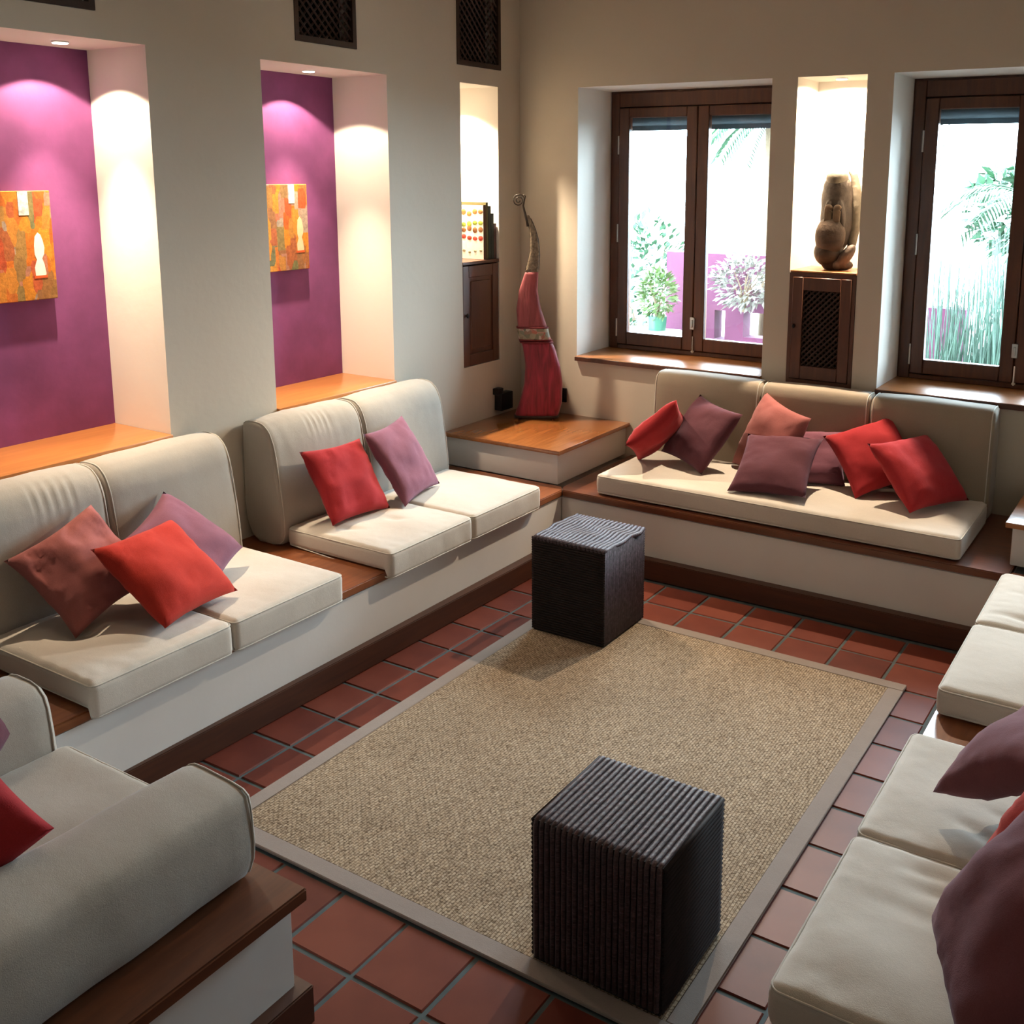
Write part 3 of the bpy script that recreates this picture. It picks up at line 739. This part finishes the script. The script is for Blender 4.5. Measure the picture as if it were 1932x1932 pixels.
P_('A_red', 'redo', 'orange-red pillow in front of the pink and mauve ones on the left bench')
P_('B_red', 'red', 'coral red pillow below the middle niche on the left bench', thick=.12)
P_('B_mauve', 'mauve', 'mauve pillow beside the coral red one below the middle niche', thick=.12)
P_('C_red', 'red', 'red pillow at the left end of the window bench, by the corner table', thick=.14)
P_('C_purple', 'plum', 'purple pillow standing second from the left on the window bench', thick=.14)
P_('C_brown', 'pink', 'brownish pink pillow partly hidden behind the front plum pillow')
P_('C_brown2', 'mauve', 'mauve-brown pillow wedged between the front plum pillow and the red ones', thick=.11)
P_('C_plum', 'plum', 'plum pillow lying foremost in the middle of the window bench', thick=.12)
P_('C_redl', 'red', 'crimson pillow leaning behind the rightmost red pillow on the window bench')
P_('C_redr', 'red', 'crimson pillow rightmost on the window bench')
def pillow3(a, b, c, mat, lab, **kw):
    """pillow from one corner and its two neighbours"""
    a, b, c = Vector(a), Vector(b), Vector(c); e1 = (b-a); e2 = (c-a); size = (e1.length+e2.length)/2
    x = e1.normalized(); z = x.cross(e2).normalized(); y = z.cross(x)
    if z.z < 0: y = -y; z = -z; x = x; m_ = Matrix((x, -y, z)).transposed(); m_ = Matrix((y*-1, x, z)).transposed() if m_.determinant() < 0 else m_
    else: m_ = Matrix((x, y, z)).transposed()
    return pillow((b+c)/2, m_, size, mat, lab, **kw)
pillow3((3.47, -3.08, .56), (3.76, -3.28, .82), (3.62, -2.75, .63), 'plum_light', 'plum pillow with one corner pointing left, farthest along the right bench', thick=.16)
pillow3((3.655, -3.54, .70), (3.835, -3.51, 1.07), (3.83, -3.90, .66), 'redo', 'bright orange-red pillow squeezed between two plum ones on the right bench', thick=.13)
pillow3((3.59, -3.66, .60), (3.79, -3.63, .97), (3.76, -4.03, .56), 'plum_light', 'large dark plum pillow nearest the camera at bottom right', thick=.15)
pillow3((1.90, -4.565, .665), (1.53, -4.58, .865), (1.69, -4.87, .525), 'red', 'dark red pillow at the bottom left edge on the near mattress', thick=.13)
pillow((1.19, -4.52, .70), frame((.75, .30, .50), 20), .42, 'plum', 'plum pillow just visible behind the dark red one at the left edge')

# ------------------------------------------------------------------ rug
rg = thing('area_rug', (2.13, -2.55, 0), 'large tan sisal rug with grey-brown border on the terracotta floor', 'rug')
RX0, RX1, RY0, RY1 = 1.252, 3.012, -3.684, -1.43
b = BM(); bw = .065
obj('field', bx(BM(), RX0+bw, RX1-bw, RY0+bw, RY1-bw, .0005, .011), M['rug'], rg)
bx(b, RX0, RX1, RY0, RY0+bw, .0005, .013, .003, 1); bx(b, RX0, RX1, RY1-bw, RY1, .0005, .013, .003, 1)
bx(b, RX0, RX0+bw, RY0+bw-.002, RY1-bw+.002, .0005, .0128, .003, 1); bx(b, RX1-bw, RX1, RY0+bw-.002, RY1-bw+.002, .0005, .0128, .003, 1)
obj('border', b, M['rug_border'], rg, auto=40)

# ------------------------------------------------------------------ woven cubes
def pouf_near(x0, x1, y0, y1, z0, z1):
    t = thing('woven_pouf', ((x0+x1)/2, (y0+y1)/2, z0), 'dark brown ribbed woven cube stool nearest the camera on the rug', 'stool')
    obj('core', bx(BM(), x0+.01, x1-.01, y0+.01, y1-.01, z0, z1-.008), M['rib_core_shaded'], t)
    n = 22; p = (x1-x0-.02)/n; r = p*.46
    for i in range(n):
        x = x0+.01+p*(i+.5); rr_ = random.Random(i); pts = []
        ya, yb, zt = y0+r, y1-r, z1-r
        def jit(a): return rr_.uniform(-a, a)
        for k in range(8): pts.append((x+jit(.0008), ya+jit(.0008), z0+.012+(zt-.016-z0-.012)*k/7))
        pts.append((x, ya+.004, zt-.005)); pts.append((x, ya+.012, zt))
        for k in range(6): pts.append((x+jit(.0008), ya+.02+(yb-ya-.04)*k/5, zt+jit(.0008)))
        pts.append((x, yb-.012, zt)); pts.append((x, yb-.004, zt-.005))
        for k in range(3): pts.append((x, yb, zt-.016-(zt-.016-z0-.012)*k/2))
        obj('woven_strand', tube(BM(), pts, r, 6), M['rib'], t, smooth=True)
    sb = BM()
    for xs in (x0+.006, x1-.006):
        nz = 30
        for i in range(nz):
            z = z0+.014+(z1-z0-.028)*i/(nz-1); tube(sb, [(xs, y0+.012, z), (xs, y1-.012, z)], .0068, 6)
    o = obj('side_weave', sb, M['rib_core_shaded'], t, smooth=True); o['kind'] = 'stuff'  # darker than the front strands: shade of these sides is in the colour
pouf_near(2.521, 2.938, -3.625, -3.235, .011, .452)
def pouf_far(x0, x1, y0, y1, z0, z1):
    t = thing('woven_pouf', ((x0+x1)/2, (y0+y1)/2, z0), 'dark grey woven cube stool at the far corner of the rug', 'stool')
    obj('core', bx(BM(), x0+.008, x1-.008, y0+.008, y1-.008, z0, z1-.006), M['rib_core_shaded'], t)
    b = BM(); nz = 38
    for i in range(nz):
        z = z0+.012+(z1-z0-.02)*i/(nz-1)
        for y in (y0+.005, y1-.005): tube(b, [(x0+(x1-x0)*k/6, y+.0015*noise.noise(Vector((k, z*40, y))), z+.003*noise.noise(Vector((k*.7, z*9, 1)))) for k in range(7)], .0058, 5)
    o = obj('side_weave', b, M['rib_core_shaded'], t, smooth=True); o['kind'] = 'stuff'  # front and rear weave in the dark tone, shade put into the colour
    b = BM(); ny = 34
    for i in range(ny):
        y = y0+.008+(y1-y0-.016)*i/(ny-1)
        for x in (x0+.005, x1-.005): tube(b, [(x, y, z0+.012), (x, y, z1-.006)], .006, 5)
    o = obj('end_weave', b, M['rib_far_lit'], t, smooth=True); o['kind'] = 'stuff'
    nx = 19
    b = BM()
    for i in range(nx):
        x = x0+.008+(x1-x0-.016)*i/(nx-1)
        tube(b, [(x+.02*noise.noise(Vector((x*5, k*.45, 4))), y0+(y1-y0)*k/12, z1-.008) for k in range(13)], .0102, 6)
    o = obj('top_weave', b, M['rib_far_lit'], t, smooth=True); o['kind'] = 'stuff'
pouf_far(1.318, 1.722, -1.828, -1.432, .011, .487)

# ------------------------------------------------------------------ red horn sculpture
def sculpture():
    C0 = Vector((.27, -.2, 0)); D = Vector((cy, sy, 0)); Nn = Vector((-sy, cy, 0))   # D across, Nn into the depth
    rows = [(-0.153, 0.135, 0.627), (-0.121, 0.158, 0.717), (-0.089, 0.163, 0.843), (-0.082, 0.147, 0.966), (-0.098, 0.109, 1.088), (-0.119, 0.074, 1.147), (-0.13, 0.057, 1.226), (-0.138, 0.023, 1.33), (-0.121, -0.001, 1.451), (-0.077, 0.006, 1.578), (-0.048, 0.013, 1.689), (-0.045, 0.003, 1.784), (-0.052, -0.021, 1.861), (-0.068, -0.044, 1.908), (-0.088, -0.074, 1.971)]
    def at(z):
        for a, b in zip(rows, rows[1:]):
            if a[2] <= z <= b[2]:
                f = (z-a[2])/(b[2]-a[2]); return a[0]+(b[0]-a[0])*f, a[1]+(b[1]-a[1])*f
        return rows[0][:2] if z < rows[0][2] else rows[-1][:2]
    def loft(z0, z1, nz, grow=0, cap=True, wr=.004):
        bm = BM(); rings = []
        for i in range(nz+1):
            z = z0+(z1-z0)*i/nz; l, r_ = at(z); c = (l+r_)/2; w_ = (r_-l)/2+grow; dep = max(.45*w_, .004)
            ring = []
            for k in range(20):
                a = 2*math.pi*k/20; ca, sa = math.cos(a), math.sin(a)
                e = .55; x = math.copysign(abs(ca)**e, ca)*w_; y = math.copysign(abs(sa)**e, sa)*dep
                f = 1+wr*6*noise.noise(Vector((x*30, y*30, z*6)))
                zz = z - (.02*(1-abs(x/w_)) if i == 0 and z0 < .66 else 0)*0
                ring.append(bm.verts.new(C0+D*(c+x*f)+Nn*(y*f)+Vector((0, 0, zz))))
            rings.append(ring)
        for A, B in zip(rings, rings[1:]):
            for j in range(20): bm.faces.new((A[j], A[(j+1) % 20], B[(j+1) % 20], B[j]))
        if cap: bm.faces.new(rings[0][::-1]); bm.faces.new(rings[-1])
        return bm
    t = thing('horn_sculpture', (.27, -.2, .612), 'tall curved crimson horn sculpture with spiral tip on the corner table', 'sculpture')
    def silk(name, a, c):
        m, tt, bb = nt(name, .55, a, .4); v = coords(tt, (38, 38, 5))
        n = N(tt, 'ShaderNodeTexNoise', Scale=1, Detail=5, Distortion=.8); tt.links.new(v, n.inputs[0])
        tt.links.new(ramp(tt, n.outputs[0], [(.3, a), (.7, c)]), bb.inputs['Base Color']); bump(tt, bb, n.outputs[0], .5, .008)
        bb.inputs['Sheen Weight'].default_value = .3; return m
    obj('lower_body', loft(.632, 1.118, 24), silk('crimson_silk', (.16, .012, .022), (.42, .03, .06)), t, smooth=True)
    obj('upper_body', loft(1.215, 1.572, 18), silk('rose_silk', (.20, .035, .04), (.42, .09, .10)), t, smooth=True)
    m, tt, bb = nt('mosaic_band', .5, (.3, .28, .2)); v = coords(tt)
    vo = N(tt, 'ShaderNodeTexVoronoi', Scale=42); tt.links.new(v, vo.inputs[0]); s2 = N(tt, 'ShaderNodeSeparateColor'); tt.links.new(vo.outputs['Color'], s2.inputs[0])
    tt.links.new(ramp(tt, s2.outputs[0], [(0, (.08, .10, .06)), (.35, (.40, .33, .22)), (.6, (.18, .20, .14)), (.8, (.50, .12, .08)), (1, (.62, .58, .50))]), bb.inputs['Base Color']); bump(tt, bb, vo.outputs[0], .6, .004)
    obj('mosaic_band', loft(1.135, 1.21, 4, .007), m, t, smooth=True)
    cm = mottled('dark_cord', (.16, .015, .02), .2, 40, .5)
    for a_, b_ in ((1.207, 1.217), (1.112, 1.122), (1.128, 1.137)): obj('red_cord', loft(a_, b_, 1, .010), cm, t, smooth=True)
    m2 = mottled('bronze_mesh', (.22, .17, .12), .45, 60, .45, .8, 150, .004); m2.node_tree.nodes['Principled BSDF'].inputs['Metallic'].default_value = .35
    obj('mesh_horn', loft(1.570, 1.93, 20, .001), m2, t, smooth=True)
    wire = mottled('dark_wire', (.035, .025, .018), .2, 30, .45)
    b = BM(); pts = []
    for (d, z) in ((-.060, 1.86), (-.068, 1.90), (-.083, 1.955), (-.091, 1.99), (-.085, 2.02), (-.078, 2.05), (-.092, 2.062)): pts.append(C0+D*d+Vector((0, 0, z)))
    tube(b, pts, [.010, .009, .007, .006, .005, .005, .0045], 8)
    pts = []
    for k in range(30):
        a = math.radians(20+k*24); rr_ = .040-.0011*k; pts.append(C0+D*(-.120+rr_*math.cos(a))+Vector((0, 0, 2.024+rr_*math.sin(a)*1.05))+Nn*(.0004*k))
    tube(b, pts, .0035, 6)
    obj('spiral_tip', b, wire, t, smooth=True)
    # dark seams along both edges of the horn
    b = BM()
    for side in (0, 1):
        obj('edge_wire', tube(BM(), [C0+D*(at(z)[side])+Vector((0, 0, z)) for z in [1.58+.33*k/10 for k in range(11)]], .0045, 6), wire, t, smooth=True)
    obj('base_rim', loft(.618, .634, 2, .006), wire, t, smooth=True)
    for s in (-.12, .10):
        for q in (-.04, .04): obj('foot', cyl(BM(), C0+D*s+Nn*q+Vector((0, 0, .6155)), .010, .008, 10), wire, t, smooth=True)
sculpture()
t = thing('wall_box', (0, -.25, .66), 'small black box fitting low on the left wall behind the corner table', 'fitting')
obj('housing', bx(BM(), .001, .062, -.315, -.185, .648, .765, .006, 2), M['black_plastic'], t, auto=40)
obj('bracket', bx(BM(), .001, .05, -.335, -.275, .755, .800, .006, 2), M['black_plastic'], t, auto=40)
t = thing('wall_socket', (.35, 0, .70), 'narrow black socket on the back wall right of the sculpture base', 'socket')
obj('plate', bx(BM(), .325, .372, -.012, -.001, .688, .785, .003, 1), M['black_plastic'], t, auto=40)
obj('switch', bx(BM(), .338, .360, -.017, -.012, .715, .755, .002, 1), M['black_plastic'], t, auto=40)

# ------------------------------------------------------------------ stone statue
def statue():
    t = thing('stone_statue', (2.09, .17, 1.651), 'dark stone kneeling figure statue in the lit niche between the windows', 'statue')
    st = mottled('dark_stone', (.040, .028, .020), .4, 12, .6, .5, 60, .006)
    lt = mottled('pale_stone', (.10, .08, .055), .3, 14, .6, .4, 60, .006)
    X, Y, Z = 2.105, .17, 1.651
    E = lambda a, b_=0, c=0: Matrix.Rotation(math.radians(a), 3, 'Y') @ Matrix.Rotation(math.radians(b_), 3, 'X')
    def remesh(name, bm, mat, v=.006):
        o = obj(name, bm, mat, t, smooth=True); md = o.modifiers.new('r', 'REMESH'); md.mode = 'VOXEL'; md.voxel_size = v; md.use_smooth_shade = True
        s = o.modifiers.new('s', 'SMOOTH'); s.iterations = 4; s.factor = .5; return o
    b = BM()   # bent body: torso, head bowed, folded knees
    ball(b, (X-.018, Y+.02, Z+.30), (.098, .075, .21)); ball(b, (X-.020, Y+.015, Z+.40), (.094, .072, .15)); ball(b, (X-.018, Y, Z+.47), (.082, .068, .075))
    ball(b, (X-.045, Y-.02, Z+.10), (.085, .085, .085)); ball(b, (X-.02, Y, Z+.04), (.072, .07, .055))
    for s in (-.055, .03): ball(b, (X+s, Y-.055, Z+.315), (.022, .022, .085), E(6 if s < 0 else -8))
    remesh('body', b, st)
    b = BM(); ball(b, (X-.030, Y-.055, Z+.195), (.088, .062, .118), E(4)); remesh('knee', b, mottled('brown_stone', (.065, .042, .028), .35, 12, .6, .5, 60, .006))
    b = BM(); ball(b, (X-.018, Y-.012, Z+.520), (.064, .062, .056)); remesh('head', b, lt)
    b = BM()   # long arched cloak behind
    pts = [(.030, .06, .565), (.058, .05, .54), (.080, .04, .46), (.088, .03, .36), (.086, .03, .25), (.072, .03, .15), (.055, .03, .08)]
    tube(b, [(X+a, Y+c, Z+z) for a, c, z in pts], [.014, .022, .028, .031, .031, .026, .02], 10)
    remesh('cloak', b, lt)
    b = BM(); ball(b, (X+.068, Y-.055, Z+.085), (.034, .036, .080), E(35)); ball(b, (X+.02, Y-.06, Z+.030), (.026, .03, .028)); ball(b, (X+.05, Y-.02, Z+.03), (.05, .05, .03))
    remesh('foot', b, mottled('brown_stone', (.08, .055, .04), .35, 14, .6, .5, 60, .006))
    b = BM()
    for k in range(2):
        for q in range(4): tube(b, [(X-.058+k*.052+q*.011, Y-.078, Z+.350-.004*q), (X-.055+k*.050+q*.010, Y-.088, Z+.275)], .0068, 6)
        ball(b, (X-.042+k*.052, Y-.070, Z+.355), (.024, .014, .020))
    remesh('hand', b, mottled('brown_stone', (.09, .055, .03), .3, 14, .6), .003)
statue()

# ------------------------------------------------------------------ garden outside
g = obj('ground', bx(BM(), -14, 16, .52, 26, -.25, -.12), mottled('pale_gravel', (.26, .25, .23), .15, 3, .95)); tag(g, kind='structure')
g2 = obj('ground', bx(BM(), -14, 16, -20, -7.8, -.25, -.12), mottled('pale_paving', (.08, .077, .07), .15, 3, .95)); tag(g2, kind='structure')
mag = mottled('magenta_render', (.058, .013, .032), .12, 3, .9)
gw = wall_mesh(-.66, 1.6, -.12, 1.445, [(.17, .62, 1.11, 1.26, None, 0), (.17, .50, .66, .90, None, 0), (-.13, -.02, .62, .90, None, 0)], .18, lambda u, z, d: (u, 3.5+d, z), 0)
tag(obj('garden_wall', gw, mag), 'magenta rendered garden wall with square openings outside the left window', 'wall')
tag(obj('garden_wall', bx(BM(), 1.78, 2.25, 3.2, 3.38, -.12, 1.10), mag), 'short piece of magenta garden wall outside the right window', 'wall')
def leaf(bm, p, d, n, L, W):
    d = d.normalized(); s = d.cross(n)
    if s.length < 1e-4: s = d.orthogonal()
    s = s.normalized(); a = bm.verts.new(p); b1 = bm.verts.new(p+d*L*.45+s*W); b2 = bm.verts.new(p+d*L*.45-s*W); c = bm.verts.new(p+d*L-Vector((0, 0, L*.15)))
    bm.faces.new((a, b1, c, b2))
def bush(x, y, z0, rx, ry, rz, cnt, mat, lab, seed, L=.09, name='leafy_shrub', pot=None, cat='plant'):
    rr = random.Random(seed); t = thing(name, (x, y, z0), lab, cat)
    s = BM()
    for k in range(7):
        a = rr.uniform(0, 6.28); e = Vector((x+math.cos(a)*rx*.6, y+math.sin(a)*ry*.6, z0+rz*rr.uniform(1.0, 1.7)))
        tube(s, [(x, y, z0-.02), (x+(e.x-x)*.3, y+(e.y-y)*.3, z0+(e.z-z0)*.55), e], [.012, .008, .004], 5)
    obj('stem', s, M['stem'], t)
    b = BM()
    for k in range(cnt):
        v = Vector((rr.gauss(0, 1), rr.gauss(0, 1), rr.gauss(0, 1))).normalized()*rr.uniform(.45, 1)**.6
        p = Vector((x+v.x*rx, y+v.y*ry, z0+rz+v.z*rz)); leaf(b, p, Vector((v.x, v.y, v.z*.6+.3))+Vector((rr.uniform(-.6, .6),)*3), Vector((rr.uniform(-1, 1), rr.uniform(-1, 1), 1)), L*rr.uniform(.7, 1.3), L*.22)
    o = obj('foliage', b, mat, t); o['kind'] = 'stuff'
    if pot:
        c = BM(); cyl(c, (x, y, z0-.12), .075, .26, 20, r2=.095); obj('pot', c, M['pot'], t, auto=40)
M['stem'] = mottled('brown_stem', (.10, .07, .04), .2, 10)
M['pot'] = mottled('green_glazed_pot', (.016, .065, .04), .15, 8, .3)
M['lf1'] = mottled('yellow_green_leaf', (.04, .068, .016), .4, 6, .5)
M['lf2'] = mottled('mid_green_leaf', (.018, .055, .024), .4, 6, .5)
M['lf3'] = mottled('pale_flower_leaf', (.14, .13, .11), .15, 9, .6)
M['reed'] = mottled('grey_green_reed', (.026, .055, .038), .35, 5, .5)
tag(obj('garden_plinth', bx(BM(), -.85, -.30, 2.85, 3.15, -.12, .735, .008, 1), mottled('white_garden_plinth', (.30, .29, .27), .05)), 'low white plinth under the green pot outside the left window', 'plinth')
bush(-.50, 3.0, .86, .16, .16, .22, 420, M['lf1'], 'yellow-green potted plant left of the magenta wall', 1, .08, name='potted_plant', pot=True)
bush(-1.35, 4.3, -.1, .55, .4, .95, 1100, M['lf2'], 'loose green shrub behind the potted plant outside the left window', 2, .12)
bush(.25, 3.3, .95, .32, .10, .26, 620, M['lf3'], 'white flowering creeper hanging over the magenta wall', 3, .08, name='creeper')
bush(.75, 5.4, 1.6, .9, .5, .9, 900, M['lf3'], 'pale tree canopy behind the magenta wall', 4, .10, name='garden_tree')
bush(2.35, 4.9, 1.45, .45, .35, .42, 620, M['lf2'], 'bright green leafy branch above the reeds outside the right window', 15, .15, name='garden_tree')
bush(2.9, 6.4, -.1, .8, .5, 1.0, 1200, M['lf2'], 'dense green shrub far behind the reeds', 6, .14)
def reeds(x, y, z0, w_, h, cnt, lab, seed):
    rr = random.Random(seed); t = thing('reed_clump', (x, y, z0), lab, 'plant'); b = BM()
    for k in range(cnt):
        px, py = x+rr.uniform(-w_, w_), y+rr.uniform(-.25, .25); H = h*rr.uniform(.6, 1.08); dx, dy = rr.gauss(0, .09), rr.gauss(0, .06)
        tube(b, [(px, py, z0), (px+dx*.35, py+dy*.3, z0+H*.5), (px+dx, py+dy, z0+H)], [.0065, .006, .002], 4)
    o = obj('reed_stems', b, M['reed'], t); o['kind'] = 'stuff'
reeds(2.50, 2.5, -.12, .36, 1.80, 230, 'dense clump of upright grey-green reeds outside the right window', 8)
reeds(2.95, 3.0, -.12, .35, 1.9, 120, 'second clump of reeds farther right, behind the window frame', 9)
def palm(x, y, z, R, n, lab, seed):
    rr = random.Random(seed); t = thing('palm', (x, y, -.12), lab, 'plant')
    obj('trunk', tube(BM(), [(x, y, -.14), (x+.03, y, z*.5), (x, y, z)], [.07, .06, .05], 10), M['stem'], t, smooth=True)
    for k in range(n):
        a = 2*math.pi*k/n+rr.uniform(-.2, .2); el = rr.uniform(.1, .9); b = BM(); pts = []
        for i in range(9):
            f = i/8; pts.append(Vector((x+math.cos(a)*R*f, y+math.sin(a)*R*f, z+el*R*f*1.1-R*.9*f*f)))
        tube(b, pts, [.008-.0007*i for i in range(9)], 4)
        for i in range(1, 9):
            for q in range(3):
                p = pts[i-1].lerp(pts[i], q/3); d = (pts[i]-pts[i-1]).normalized(); sd = d.cross(Vector((0, 0, 1))).normalized()
                for s in (-1, 1): leaf(b, p, d*.6+sd*s*.9-Vector((0, 0, .25)), Vector((0, 0, 1)), R*.34, .012)
        obj('frond', b, M['lf2'], t)
palm(2.62, 4.0, 1.95, .75, 13, 'green palm with arching fronds above the reeds', 12)
palm(.10, 4.2, 2.75, .65, 11, 'palm with narrow fronds high behind the magenta wall', 13)
